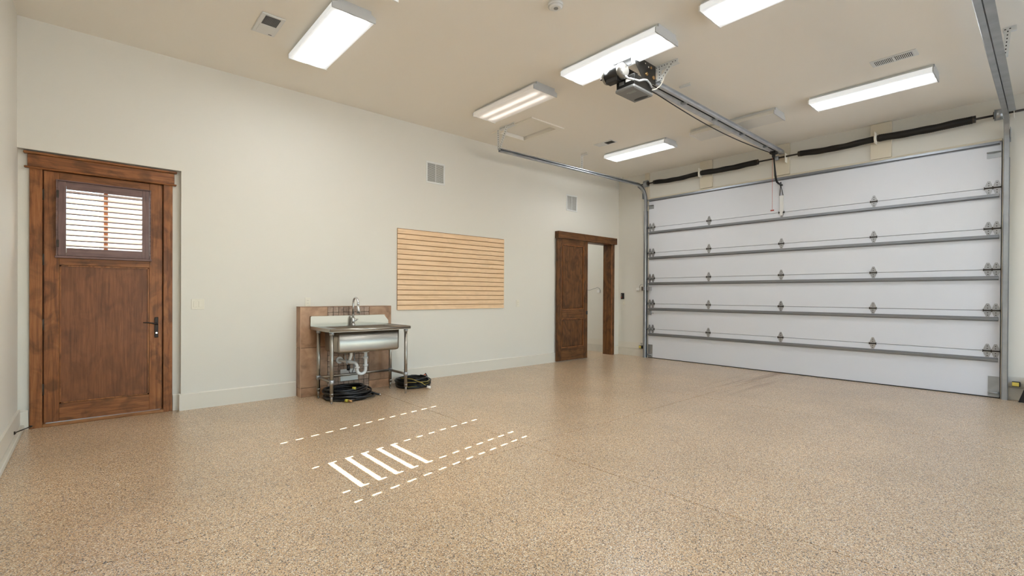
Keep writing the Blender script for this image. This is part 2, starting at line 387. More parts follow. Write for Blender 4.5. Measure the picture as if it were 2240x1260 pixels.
mk('board', BX(-.014, 0, YF, GY1-.06, .160, .285), MB, o); mk('curb', BX(-.018, 0, YF, GY1-.06, 0, .155), MCURB, o)
o = tag(mk('baseboard_inner', BX(-.014, 0, .215, YB, .160, .285), MB), 'white board over a curb seen through the open sliding door', 'baseboard', kind='structure')
mk('curb', BX(-.018, 0, .215, YB, 0, .155), MCURB, o)

# attic hatch
hf = MM(); a, b_ = .09, .016
hf.box(hx0-a, hx1+a, hy0-a, hy0, H-b_, H).box(hx0-a, hx1+a, hy1, hy1+a, H-b_, H).box(hx0-a, hx0, hy0, hy1, H-b_, H).box(hx1, hx1+a, hy0, hy1, H-b_, H)
t = thing('attic_hatch', ((hx0+hx1)/2, (hy0+hy1)/2, H), 'square beige attic hatch with trim frame beside the track hanger', 'hatch')
mk('hatch_trim', hf, CREAM, t)
mk('hatch_panel', BX(hx0+.012, hx1-.012, hy0+.012, hy1-.012, H+.038, H+.055), MC, t)
mk('hatch_stop', BX(hx0-.01, hx1+.01, hy0-.01, hy1+.01, H+.056, H+.062), VDARK, t)

# ------------------------------------------------------------------ entry door with shutter
t1 = thing('trim_1', (-8.46, .05, 0), 'stained wood casing with capped header around the entry door', 'door trim', kind='structure')
cy = ND-.025
mk('casing', CB(-9.006, -8.920, cy, ND, 0, 2.425), WD1, t1); mk('casing', CB(-8.000, -7.921, cy, ND, 0, 2.425), WD1, t1)
mk('header', CB(-9.018, -7.906, cy-.008, ND, 2.437, 2.552), WD1x, t1)
mk('fillet', CB(-9.040, -7.888, cy-.022, ND, 2.421, 2.437, b=.005), WD1x, t1)
mk('cap', CB(-9.044, -7.884, cy-.026, ND, 2.552, 2.574, b=.005), WD1x, t1)
mk('jamb', BX(-8.935, -8.922, ND, .20, 0, 2.435), WD1, t1); mk('jamb', BX(-7.998, -7.985, ND, .20, 0, 2.435), WD1, t1); mk('jamb', BX(-8.922, -7.998, ND, .20, 2.424, 2.435), WD1x, t1)
mk('stop', MM().box(-8.922, -8.900, .114, .13, .03, 2.424).box(-8.02, -7.998, .114, .13, .03, 2.424).box(-8.9, -8.02, .114, .13, 2.405, 2.424), WD1, t1)
mk('threshold', CB(-8.922, -7.998, cy-.005, .15, 0, .030, b=.006), WTH, t1)

d1 = thing('door_1', (-8.46, .08, .034), 'stained alder entry door with a louvered shutter window', 'door', kind='structure')
f0, f1 = .068, .112
mk('stile', CB(-8.911, -8.805, f0, f1, .036, 2.418, b=.002), WD1, d1); mk('stile', CB(-8.118, -8.009, f0, f1, .036, 2.418, b=.002), WD1, d1)
mk('rail', CB(-8.805, -8.118, f0, f1, .036, .203, b=.002), WD1x, d1); mk('rail', CB(-8.805, -8.118, f0, f1, 1.535, 1.655, b=.002), WD1x, d1); mk('rail', CB(-8.805, -8.118, f0, f1, 2.30, 2.418, b=.002), WD1x, d1)
pn = mk('panel', BX(-8.805, -8.118, f0+.016, f1-.01, .20, 1.54), WPAN, d1)
bd = MM()
bd.box(-8.803, -8.791, f0+.004, f0+.016, .205, 1.532).box(-8.132, -8.120, f0+.004, f0+.016, .205, 1.532).box(-8.803, -8.12, f0+.004, f0+.016, .205, .217).box(-8.803, -8.12, f0+.004, f0+.016, 1.520, 1.532)
mk('panel_bead', bd, WD1, pn)
mk('window_pane', BX(-8.805, -8.118, .093, .099, 1.655, 2.30), GLASS, d1)
mk('muntin', BX(-8.482, -8.450, .084, .108, 1.655, 2.30), WMUN, d1)
sf = MM(); ya, yb = .022, f0
for x0, x1, z0, z1 in ((-8.828, -8.815, 1.602, 2.343), (-8.121, -8.108, 1.602, 2.343), (-8.815, -8.121, 2.331, 2.343), (-8.835, -8.101, 1.600, 1.620)): sf.cbox(x0, x1, ya, yb, z0, z1, b=.003)
sh = mk('shutter', sf, WSHx, d1, label='walnut-stained louvered shutter over the window')
for x0, x1 in ((-8.813, -8.756), (-8.181, -8.123)): mk('shutter_stile', CB(x0, x1, ya+.006, yb-.012, 1.622, 2.329, b=.002), WSH, sh)
for z0, z1 in ((1.622, 1.698), (2.258, 2.329)): mk('shutter_rail', CB(-8.755, -8.182, ya+.008, yb-.014, z0, z1, b=.002), WSHx, sh)
lv = None; NLV = 11
for i in range(NLV):
    zc = 1.698+.56*(i+.55)/NLV; yc = .045
    if lv is None:
        M = MM(); P = []
        M.prism([(yc-.022, zc-.013), (yc-.022, zc-.008), (yc+.022, zc+.017), (yc+.022, zc+.011)], -8.755, -8.182, 'x', 0)
        M.prism([(yc-.024, zc-.0155), (yc-.024, zc-.0055), (yc-.018, zc-.0040), (yc-.018, zc-.0130)], -8.755, -8.182, 'x', 1)
        lv = mk('louver', M, [LOUV, WSHx], sh); z_first = zc; w_first = WL[lv].copy()
    else: dup(lv, w_first+Vector((0, 0, zc-z_first)), sh)
for z in (2.205, 1.735): mk('shutter_hinge', CB(-8.822, -8.806, .012, .024, z-.035, z+.035), DKST, sh)
for z in (2.191, 1.58, .967, .353): mk('hinge', MM().cyl((-8.919, .056, z-.054), (-8.919, .056, z+.054), .008, 10).box(-8.917, -8.908, .063, .069, z-.05, z+.05), DKST, d1)
hp = mk('handle', CB(-8.074, -8.042, .056, f0, .798, 1.014, b=.004), BRONZE, d1, label='black lever handle on a tall plate')
mk('lever', MM().cyl((-8.058, .056, .945), (-8.058, .025, .945), .011, 12).tube([(-8.048, .022, .942), (-8.075, .020, .947), (-8.105, .020, .955), (-8.14, .022, .960), (-8.172, .024, .961)], [.010, .009, .007, .006, .004], 8), BRONZE, hp)
mk('thumb_turn', MM().cyl((-8.058, .056, .848), (-8.058, .046, .848), .009, 12), CHROME, hp)

# ------------------------------------------------------------------ sliding door
hd = thing('trim_2', (-1.1, -.05, 2.34), 'dark stained wood header box over the sliding door', 'door trim', kind='structure')
mk('header_board', CB(-2.008, -.186, -.098, -.078, 2.345, 2.478), WD2x, hd)
mk('header_cap', CB(-2.008, -.186, -.078, 0, 2.462, 2.478), WD2x, hd); mk('header_end', CB(-2.008, -1.990, -.078, 0, 2.345, 2.462), WD2, hd); mk('header_end', CB(-.204, -.186, -.078, 0, 2.345, 2.462), WD2, hd)
jb = thing('trim_3', (-.22, .1, 0), 'dark stained jamb and casing at the open doorway', 'door trim', kind='structure')
mk('jamb', CB(-.262, -.245, .0, .213, 0, 2.352), WD2, jb); mk('casing', CB(-.245, -.170, -.020, 0, 0, 2.352), WD2, jb); mk('jamb_edge', CB(-.262, -.245, -.020, 0, 0, 2.352, b=.005), WD1, jb)
mk('jamb_head', CB(-1.10, -.262, .0, .213, 2.345, 2.36), WD2x, jb)
d2 = thing('door_2', (-1.56, -.05, .015), 'dark knotty two panel sliding door standing half open', 'door', kind='structure')
e0, e1 = -.070, -.028; X0, X1 = -2.008, -1.122
mk('stile', CB(X0, X0+.128, e0, e1, .016, 2.345), WD2, d2); mk('stile', CB(X1-.118, X1, e0, e1, .016, 2.345), WD2, d2)
a0, a1 = X0+.128, X1-.118
for z0, z1 in ((.016, .262), (.815, .995), (2.236, 2.345)): mk('rail', CB(a0, a1, e0, e1, z0, z1), WD2x, d2)
for z0, z1 in ((.262, .815), (.995, 2.236)):
    M = MM(); q = .03
    M.box(a0, a1, e0+.024, e1-.004, z0, z1)
    M.prism([(a0+.03, z0+.03), (a1-.03, z0+.03), (a1-.03, z1-.03), (a0+.03, z1-.03)], e0+.012, e0+.024, 'y')
    p = mk('panel', M, WD2, d2)
    mk('panel_mould', MM().box(a0, a0+.012, e0+.004, e0+.024, z0, z1).box(a1-.012, a1, e0+.004, e0+.024, z0, z1).box(a0, a1, e0+.004, e0+.024, z0, z0+.012).box(a0, a1, e0+.004, e0+.024, z1-.012, z1), WD1, p)
mk('flush_pull', CB(X1-.052, X1+.002, e0-.003, e0+.02, .885, .955), BLACK, d2)

# ------------------------------------------------------------------ slat wall panel
sx0, sx1, sz0, sz1 = -5.291, -3.284, 1.043, 2.220
t = thing('slatwall_panel', ((sx0+sx1)/2, -.01, sz0), 'light maple slatwall panel of sixteen horizontal slats on the long wall', 'slat panel')
mk('backing', BX(sx0, sx1, -.008, 0, sz0, sz1), MSLG, t)
ps = (sz1-sz0)/16; first = None
for i in range(16):
    z = sz0+ps*i
    if first is None:
        first = mk('slat', CB(sx0, sx1, -.021, -.008, z, z+ps-.009, b=.0025), WSL, t); w0 = WL[first].copy()
    else: dup(first, w0+Vector((0, 0, ps*i)), t)

# ------------------------------------------------------------------ tile splash panel behind the sink
ty = -.155; tx0, tx1, tz = -6.664, -5.457, 1.108
t = thing('tile_backsplash', ((tx0+tx1)/2, -.08, 0), 'tan porcelain tile splash panel with a brown mosaic band behind the sink', 'tile panel')
mk('core', BX(tx0+.005, tx1-.005, ty+.006, -.0, 0, tz-.004), GROUT, t)
mk('edge_trim', MM().box(tx0, tx1, ty, 0, tz-.004, tz+.003), TILE, t)
rows = [(0, .108), (.112, .600), (.604, tz-.006)]
for x0, x1 in ((tx0, -6.335), (-5.780, tx1)):
    for z0, z1 in rows: mk('tile', CB(x0, x1, ty, ty+.012, z0, z1, b=.002), TILE, t)
for z0, z1 in rows:
    mk('tile', CB(tx0, tx0+.010, ty+.013, -.001, z0, z1, b=.002), TILE, t); mk('tile', CB(tx1-.010, tx1, ty+.013, -.001, z0, z1, b=.002), TILE, t)
mk('corner_strip', BX(tx0-.001, tx0+.004, ty-.001, ty+.006, 0, tz), simple('tile_bullnose', (196, 158, 128), .4), t)
nc, nr = 8, 16; pw = (6.333-5.782)/nc; ph = (tz-.004)/nr; mt0 = None
for j in range(nr):
    for i in range(nc):
        x = -6.333+pw*i; z = ph*j
        if mt0 is None:
            mt0 = mk('mosaic_tile', CB(x+.0025, x+pw-.0025, ty, ty+.010, z+.0025, z+ph-.0025, b=.002), MOS, t); w0 = WL[mt0].copy()
        else: dup(mt0, w0+Vector((pw*i, random.uniform(-.0006, .0006), ph*j)), t)
t = thing('cover_plate', (-6.05, ty-.003, .14), 'blank white metal cover plate on the tile under the sink', 'wall plate')
mk('plate', CB(-6.17, -5.935, ty-.006, ty, .142, .295), WHMET, t)
mk('screw', MM().cyl((-6.05, ty-.006, .285), (-6.05, ty-.008, .285), .004, 8), CHROME, t)

# ------------------------------------------------------------------ stainless sink
SX0, SX1, SY0, SY1, SZ = -6.545, -5.518, -.165, -.805, .868
sk = thing('utility_sink', (-6.03, -.5, 0), 'freestanding stainless utility sink on four tube legs', 'sink')
bx0, bx1, by0, by1, bz = -6.43, -5.635, -.735, -.305, .57
M = MM(); th = .006; th2 = .018
for x0, x1, y0, y1 in ((SX0+.01, SX1-.01, SY1+.012, by0), (SX0+.01, SX1-.01, by1, SY0), (SX0+.01, bx0, by0, by1), (bx1, SX1-.01, by0, by1)): M.box(x0, x1, y0, y1, SZ-.010, SZ-.006)
M.tube([(SX0, SY1+.018, SZ-.018), (SX1, SY1+.018, SZ-.018)], .018, 12)
M.box(SX0, SX1, SY1+.014, SY1+.024, SZ-.040, SZ-.010)
for x in (SX0, SX1): M.box(x-.006, x+.006, SY1+.016, SY0, SZ-.040, SZ)
mk('countertop', M, STEEL, sk)
M = MM()
M.prism([(SX0-.006, SZ-.03), (SX1+.006, SZ-.03), (SX1+.006, SZ+.045), (SX1-.055, SZ+.118), (SX0-.006, SZ+.118)], SY0-.012, SY0, 'y')
M.prism([(SX0-.006, SZ+.118), (SX1-.055, SZ+.118), (SX1-.055, SZ+.124), (SX0-.006, SZ+.124)], SY0-.036, SY0, 'y')
mk('splash', M, STEEL, sk)
# basin: rounded open box
def rrect(x0, x1, y0, y1, r, n=5):
    P = []
    for cx, cy_, a0 in ((x1-r, y1-r, 0), (x0+r, y1-r, 90), (x0+r, y0+r, 180), (x1-r, y0+r, 270)):
        for k in range(n+1):
            w = R(a0+90*k/n); P.append((cx+r*math.cos(w), cy_+r*math.sin(w)))
    return P
def shell(x0, x1, y0, y1, z0, z1, r):
    M = MM(); rings = [(0, z1), (0, z0+.03), (.008, z0+.008), (.03, z0)]
    n = None
    for ins, z in rings:
        P = rrect(x0+ins, x1-ins, y0+ins, y1-ins, max(r-ins*.5, .01)); n = len(P)
        M.v += [(p[0], p[1], z) for p in P]
    for i in range(len(rings)-1):
        for j in range(n):
            q = (j+1) % n; M.f.append((i*n+j, i*n+q, (i+1)*n+q, (i+1)*n+j)); M.m.append(0); M.sm.append(True)
    M.f.append(tuple(range((len(rings)-1)*n, len(rings)*n))); M.m.append(0); M.sm.append(False)
    return M
o = mk('basin', shell(bx0, bx1, by0, by1, bz, SZ-.006, .035), STEEL, sk)
sol = o.modifiers.new('thick', 'SOLIDIFY'); sol.thickness = .002; sol.offset = 0
mk('strainer', MM().cyl((-5.98, -.50, bz+.001), (-5.98, -.50, bz+.012), .045, 18), CHROME, sk)
LG = {}
for lx in (-6.503, -5.553):
    for ly in (-.742, -.318):
        lg = mk('leg', MM().cyl((lx, ly, .085), (lx, ly, SZ-.04), .0205, 14), STEEL, sk)
        mk('foot', MM().cyl((lx, ly, .02), (lx, ly, .10), .013, 12).cyl((lx, ly, 0), (lx, ly, .02), .010, 10, r2=.013).tube([(lx, ly, .10), (lx, ly, .12)], [.019, .022], 12), STEEL, lg)
        mk('collar', MM().cyl((lx, ly, SZ-.075), (lx, ly, SZ-.035), .026, 14), GALV, lg)
        mk('tee_fitting', MM().cyl((lx, ly, .225), (lx, ly, .275), .026, 14), GALV, lg)
for lx in (-6.503, -5.553): mk('stretcher', MM().cyl((lx, -.742, .25), (lx, -.318, .25), .0155, 12), STEEL, sk)
mk('stretcher', MM().cyl((-6.503, -.318, .25), (-5.553, -.318, .25), .0155, 12), STEEL, sk)
# faucet
FX, FY = -6.035, -.235
fa = mk('faucet', MM().cyl((FX, FY, SZ-.006), (FX, FY, SZ+.012), .028, 16).cyl((FX, FY, SZ), (FX, FY, SZ+.10), .021, 16), CHROME, sk)
sp = [(FX, FY, SZ+.09), (FX, FY, SZ+.25)]
for k in range(13):
    w = math.pi*k/12; sp.append((FX, FY-.075+.075*math.cos(w), SZ+.28+.075*math.sin(w)))
sp.append((FX, FY-.152, SZ+.25))
mk('spout', MM().tube(sp, .013, 12), CHROME, fa)
mk('spray_head', MM().tube([(FX, FY-.152, SZ+.26), (FX, FY-.157, SZ+.21), (FX, FY-.165, SZ+.155)], [.015, .020, .023], 12), CHROME, fa)
mk('side_lever', MM().cyl((FX, FY, SZ+.06), (FX+.045, FY, SZ+.065), .012, 10).tube([(FX+.04, FY, SZ+.065), (FX+.062, FY-.01, SZ+.078)], [.010, .007], 10), CHROME, fa)
# drain plumbing (white trap)
dx, dy = -5.985, -.50
M = MM()
M.cyl((dx, dy, bz-.03), (dx, dy, bz-.003), .045, 16)
bend = [(dx, dy, bz-.02), (dx, dy, .36)]
for k in range(9):
    w = math.pi*k/8; bend.append((dx-.055+.055*math.cos(w)*1.0, dy, .325-.055*math.sin(w)))
bend += [(dx-.112, dy, .38), (dx-.122, dy+.02, .41), (dx-.16, dy+.06, .42), (dx-.19, dy+.15, .42), (dx-.20, ty-.022, .42)]
M.tube(bend, .021, 12)
dr = mk('drain_trap', M, PVC, sk)
for z in (.47, .375): mk('slip_nut', MM().cyl((dx, dy, z-.012), (dx, dy, z+.012), .032, 10), PVC, dr)
mk('slip_nut', MM().cyl((dx-.111, dy, .345), (dx-.111, dy, .368), .032, 10), PVC, dr)
mk('flange', MM().cyl((-6.185, ty-.003, .42), (-6.185, ty-.02, .42), .045, 14), PVC, dr)
mk('overflow_pipe', MM().tube([(-6.14, -.42, bz), (-6.14, -.42, .50), (-6.15, -.40, .44), (-6.16, -.36, .42)], .019, 10), PVC, sk)
mk('supply_hose', MM().tube([(-6.20, -.36, bz), (-6.195, -.40, .45), (-6.18, -.42, .36), (-6.16, -.43, .29), (-6.13, -.42, .275), (-6.10, -.40, .32), (-6.085, -.39, .42), (-6.08, -.38, .57)], .007, 8), simple('braided_hose', (150, 150, 150), .4, .6), sk)
mk('hose_weight', MM().cyl((-6.175, -.425, .32), (-6.175, -.425, .39), .020, 12), BLACK, sk)

# ------------------------------------------------------------------ hoses on the floor
def coil(cx, cy, Rm, turns, r, seed, hmax):
    rnd = random.Random(seed); P = []; ns = 44
    for k in range(turns*ns+1):
        tt = k/ns; i = int(tt); f = tt-i
        a = 2*math.pi*f + .3*seed
        lay = [(0, 0), (-.045, .0), (-.09, 0.0), (-.02, .9), (-.065, .9), (-.11, .9), (-.04, 1.8), (-.085, 1.8), (-.01, 2.6), (-.06, 2.7), (-.10, 2.7), (-.05, 3.5), (-.08, 4.2)]
        A = lay[i % len(lay)]; B = lay[(i+1) % len(lay)]; s = f*f*(3-2*f)
        rad = Rm + A[0]*(1-s)+B[0]*s; z = r*(1+1.9*(A[1]*(1-s)+B[1]*s))
        ex = 1+.05*math.sin(2*a+i*1.3); rad *= ex
        ox = .02*math.sin(i*2.1+seed); oy = .02*math.cos(i*1.7+seed)
        P.append((cx+ox+rad*math.cos(a), cy+oy+rad*math.sin(a), min(z, hmax)+.004*math.sin(3*a+i)+.004))
    return P
t = thing('garden_hose', (-6.20, -.45, 0), 'coiled black rubber hose with olive couplings under the sink', 'hose', 'coiled hoses by the sink')
P = coil(-6.215, -.485, .29, 16, .0135, 1, .23)
mk('hose_coil', MM().tube(P, .0135, 7), HOSE, t)
mk('hose_end', MM().tube([(-6.33, -.70, .05), (-6.22, -.77, .03), (-6.30, -.80, .02), (-6.352, -.745, .02)], .0125, 8), HOSE, t)
mk('coupling', MM().tube([(-6.345, -.755, .022), (-6.325, -.785, .022)], .018, 12), COUPG, t)
mk('nozzle_tip', MM().tube([(-6.325, -.785, .022), (-6.297, -.825, .020)], .013, 12), BRASS, t)
mk('coupling', MM().tube([(-6.22, -.66, .135), (-6.19, -.685, .135)], .018, 12), COUPG, t)
mk('hose_tail', MM().tube([(-6.0, -.56, .045), (-5.94, -.60, .04), (-5.90, -.635, .022), (-5.875, -.67, .014)], .0125, 8), HOSE, t)
mk('tail_tip', MM().tube([(-5.877, -.667, .0145), (-5.866, -.685, .0135)], .0135, 10), CHROME, t)
t = thing('garden_hose', (-5.27, -.34, 0), 'coiled black hose with yellow stripes against the wall right of the sink', 'hose', 'coiled hoses by the sink')
P = coil(-5.225, -.345, .265, 12, .0125, 2, .17)
mk('hose_coil', MM().tube(P, .0125, 7), HOSE, t)
Q = [(x+(x+5.225)*.035, y+(y+.345)*.035, z+.006) for x, y, z in P]
M = MM(); ns = 44
for i in (1, 3, 4, 6, 8): M.tube(Q[i*ns+22:i*ns+44], .0035, 5)
mk('stripe', M, HOSEY, t)
mk('hose_end', MM().tube([(-5.45, -.42, .13), (-5.35, -.53, .12), (-5.25, -.63, .07), (-5.20, -.68, .03)], .0125, 8), HOSE, t)
mk('stripe', MM().tube([(-5.45, -.43, .142), (-5.35, -.542, .132), (-5.25, -.642, .082), (-5.215, -.672, .05)], .004, 6), HOSEY, t)
mk('white_coupling', MM().tube([(-5.20, -.68, .030), (-5.165, -.715, .022)], .018, 12), WHITE, t)
mk('hose_tail', MM().tube([(-5.12, -.12, .10), (-5.05, -.13, .095), (-4.97, -.17, .075)], .0115, 8), HOSE, t)
mk('copper_coupling', MM().tube([(-4.985, -.165, .075), (-4.95, -.19, .085), (-4.925, -.205, .10)], [.016, .020, .026], 12), COPPER, t)
mk('coupling_ring', MM().tube([(-4.925, -.205, .10), (-4.918, -.209, .105)], .029, 14), BLACK, t)

# ------------------------------------------------------------------ plates and vents on the long wall
def plate(name, x0, x1, z0, z1, label, cat, kind, group=None):
    t = thing(name, ((x0+x1)/2, -.003, z0), label, cat, group); mk('plate', CB(x0, x1, -.006, 0, z0, z1, b=.002), ALM, t)
    w = x1-x0; h = z1-z0
    if kind == 'switch':
        for k in (.30, .70):
            cx = x0+w*k; mk('rocker', CB(cx-.0165, cx+.0165, -.011, -.006, z0+h*.21, z1-h*.21, b=.003), ALM, t)
    else:
        r = mk('receptacle', CB(x0+w*.26, x1-w*.26, -.009, -.006, z0+h*.18, z1-h*.18, b=.002), ALM, t)
        for k in (.36, .64):
            zc = z0+h*k; mk('slot', MM().box((x0+x1)/2-.008, (x0+x1)/2-.006, -.0095, -.009, zc-.004, zc+.005).box((x0+x1)/2+.006, (x0+x1)/2+.008, -.0095, -.009, zc-.004, zc+.005), DARKGAP, r)
    return t
plate('light_switch', -7.757, -7.638, 1.092, 1.206, 'almond double rocker light switch beside the entry door', 'switch', 'switch')
plate('wall_outlet', -6.562, -6.494, 1.112, 1.222, 'almond outlet just above the tile splash panel', 'outlet', 'outlet')
plate('wall_outlet', -2.988, -2.912, 1.060, 1.180, 'almond outlet between the slatwall panel and sliding door', 'outlet', 'outlet')
def wall_vent(x0, x1, z0, z1, label):
    t = thing('wall_vent', ((x0+x1)/2, -.004, z0), label, 'vent', 'return air grilles on the long wall')
    f = .027; M = MM(); xc = (x0+x1)/2
    M.cbox(x0, x1, -.009, 0, z0, z0+f).cbox(x0, x1, -.009, 0, z1-f, z1).cbox(x0, x0+f, -.009, 0, z0+f, z1-f).cbox(x1-f, x1, -.009, 0, z0+f, z1-f)
    mk('frame', M, WHMET, t); mk('mullion', BX(xc-.007, xc+.007, -.008, 0, z0+f, z1-f), WHMET, t)
    mk('backing', BX(x0+f, x1-f, -.0015, -.0005, z0+f, z1-f), simple('grille_shadow', (138, 134, 122), .9) if 'grille_shadow' not in bpy.data.materials else bpy.data.materials['grille_shadow'], t)
    n = 20; M = MM(); h = (z1-z0-2*f)/n
    for i in range(n):
        z = z0+f+h*(i+.5); M.add([(x0+f, -.008, z-.0035), (x1-f, -.008, z-.0035), (x1-f, -.002, z+.0035), (x0+f, -.002, z+.0035), (x0+f, -.008, z-.0015), (x1-f, -.008, z-.0015), (x1-f, -.002, z+.0055), (x0+f, -.002, z+.0055)], [(0, 1, 2, 3), (4, 5, 6, 7), (0, 1, 5, 4)])
    mk('louvers', M, WHMET, t, kind='stuff')
wall_vent(-4.820, -4.485, 2.950, 3.278, 'larger looking white wall grille above the slatwall panel')
wall_vent(-1.700, -1.380, 2.908, 3.226, 'small white wall grille above the sliding door')

# ------------------------------------------------------------------ ceiling fixtures
def fixture(x, y, lens, label):
    t = thing('ceiling_light', (x, y, H), label, 'ceiling light', 'fluorescent wraparound ceiling lights')
    L = .598; wt, wb_, hb = .150, .192, .090
    mk('housing', MM().prism([(x-wt, H), (x+wt, H), (x+wt, H-.022), (x+.178, H-.035), (x-.178, H-.035), (x-wt, H-.022)], y-L+.01, y+L-.01, 'y'), WHMET, t)
    mk('lens', MM().prism([(x-.186, H-.036), (x+.186, H-.036), (x+wb_, H-.050), (x+.190, H-.084), (x+.184, H-hb), (x-.184, H-hb), (x-.190, H-.084), (x-wb_, H-.050)], y-L+.012, y+L-.012, 'y'), lens, t, origin=(x, y, H-.06))
    for s in (-1, 1):
        cap = [(x-wt-.002, H), (x+wt+.002, H), (x+wt+.004, H-.030), (x+wb_+.004, H-.046), (x+wb_+.004, H-hb-.003), (x-wb_-.004, H-hb-.003), (x-wb_-.004, H-.046), (x-wt-.004, H-.030)]
        mk('end_cap', MM().prism(cap, y+s*(L-.012), y+s*L, 'y'), FIXGR if s < 0 else WHITE, t)
    return t
FX_ = {}
fixture(-6.865, -1.600, L_ON, 'large lit ceiling light beside the square fan grille')
fixture(-4.505, -1.600, L_DIM, 'dim pinkish glowing ceiling light next to the attic hatch')
fixture(-4.505, -3.205, L_ON, 'lit ceiling light directly behind the opener motor')
fixture(-4.510, -4.810, L_ON, 'lit ceiling light cut by the top edge of the picture')
fixture(-1.605, -1.565, L_ON, 'small lit ceiling light nearest the sliding door corner')
fixture(-1.615, -3.180, L_OFF, 'unlit ceiling light crossed by the opener rail')
fixture(-1.620, -4.770, L_ON, 'long lit ceiling light beside the striped ceiling register on the right')
fixture(-6.865, -3.205, L_ON, 'lit ceiling light whose corner just enters the top edge')
fixture(-6.865, -4.810, L_ON, 'lit ceiling light above the viewer')
fixture(-.95, 1.500, L_ON, 'unseen ceiling light added to brighten the next bay, nearer its outer wall')  # this and the next fixture: unseen, added to light the bay
fixture(-2.450, 1.500, L_ON, 'unseen ceiling light added to brighten the next bay, nearer its inner wall')

t = thing('exhaust_fan', (-7.34, -1.365, H), 'square white ceiling fan grille with a dark mesh', 'exhaust fan')
mk('grille_frame', CB(-7.44, -7.24, -1.560, -1.168, H-.012, H, b=.006), WHMET, t)
mk('mesh_shade', BX(-7.402, -7.276, -1.530, -1.372, H-.0135, H-.0125), VDARK, t)  # flat dark plate paints the shade behind the mesh
M = MM()
for i in range(13): M.box(-7.402, -7.276, -1.528+.0125*i, -1.525+.0125*i, H-.016, H-.0135)
for i in range(11): M.box(-7.400+.0122*i, -7.398+.0122*i, -1.530, -1.372, H-.016, H-.0135)
mk('mesh', M, GREYP, t, kind='stuff')
mk('lower_panel', CB(-7.41, -7.27, -1.35, -1.21, H-.015, H-.012), WHMET, t)
mk('badge', BX(-7.30, -7.27, -1.205, -1.195, H-.0135, H-.0125), DGREYP, t)
def register(x0, x1, y0, y1, label, n, part=None):
    t = thing('ceiling_register', ((x0+x1)/2, (y0+y1)/2, H), label, 'vent', 'supply air registers in the ceiling')
    mk('face', CB(x0, x1, y0, y1, H-.008, H, b=.003), WHMET, t)
    q0, q1 = (part or (y0+.035, y1-.035))
    mk('recess_shade', BX(x0+.03, x1-.03, q0, q1, H-.0095, H-.0085), VDARK, t)  # dark plate on the face stands in for shade between the fins
    if n:
        mb = MM(); s = (q1-q0)/n
        for i in range(n):
            yy = q0+s*i; mb.box(x0+.03, x1-.03, yy, yy+s*.5, H-.013, H-.0096)
        mk('fins', mb, WHMET, t, kind='stuff')
        mk('centre_bar', BX(x0+.02, x1-.02, (q0+q1)/2-.008, (q0+q1)/2+.008, H-.014, H-.008), WHMET, t)
register(-2.335, -2.163, -5.296, -4.910, 'striped white ceiling register beside the right hand light', 22)
register(-2.305, -2.137, -1.515, -1.150, 'white ceiling register with one dark half near the garage corner', 0, part=(-1.495, -1.345))
t = thing('smoke_detector', (-5.58, -3.37, H), 'round white smoke detector on the ceiling', 'smoke detector')
mk('body', MM().cyl((-5.58, -3.37, H), (-5.58, -3.37, H-.028), .066, 28).tube([(-5.58, -3.37, H-.028), (-5.58, -3.37, H-.042)], [.062, .044], 28), WHITE, t)
mk('sensor_port', MM().cyl((-5.578, -3.375, H-.042), (-5.578, -3.375, H-.045), .019, 18), GREYP, t)
t = thing('security_camera', (-.10, -.09, H), 'small white dome camera in the ceiling corner', 'camera')
mk('base', MM().cyl((-.10, -.09, H), (-.10, -.09, H-.05), .058, 22), WHITE, t)
mk('dome', MM().tube([(-.10, -.09, H-.05), (-.10, -.09, H-.068), (-.10, -.09, H-.078)], [.036, .028, .012], 18), BLACK, t)

# ------------------------------------------------------------------ garage door
gd = thing('door_3', (-.02, (GY0+GY1)/2, 0), 'wide pale grey six section garage door with steel struts', 'garage door', kind='structure')
DF, DB = -.030, .015
zj = [.010, .590, 1.103, 1.620, 2.139, 2.655, 3.228]
for i in range(6): mk('section', CB(DF, DB, GY1+.004, GY0-.004, zj[i]+.0025, zj[i+1]-.0025, b=.003), DOORP, gd)
mk('daylight_block', BX(DB, DB+.004, GY1-.05, GY0+.05, 0, GZ+.05), RUB, gd)  # dark sheet added behind the sections to stop daylight leaking through gaps
mk('bottom_seal', BX(DF+.002, DB, GY1+.004, GY0-.004, 0, .012), RUB, gd)
for z in zj[1:6]+[3.318]:
    zc = z-.108; prof = [(DF, zc-.028), (DF-.005, zc-.028), (DF-.005, zc-.015), (DF-.044, zc-.011), (DF-.044, zc+.011), (DF-.005, zc+.015), (DF-.005, zc+.028), (DF, zc+.028)]
    st = mk('strut', MM().prism(prof, GY1+.02, GY0-.02, 'y'), STRUT, gd)
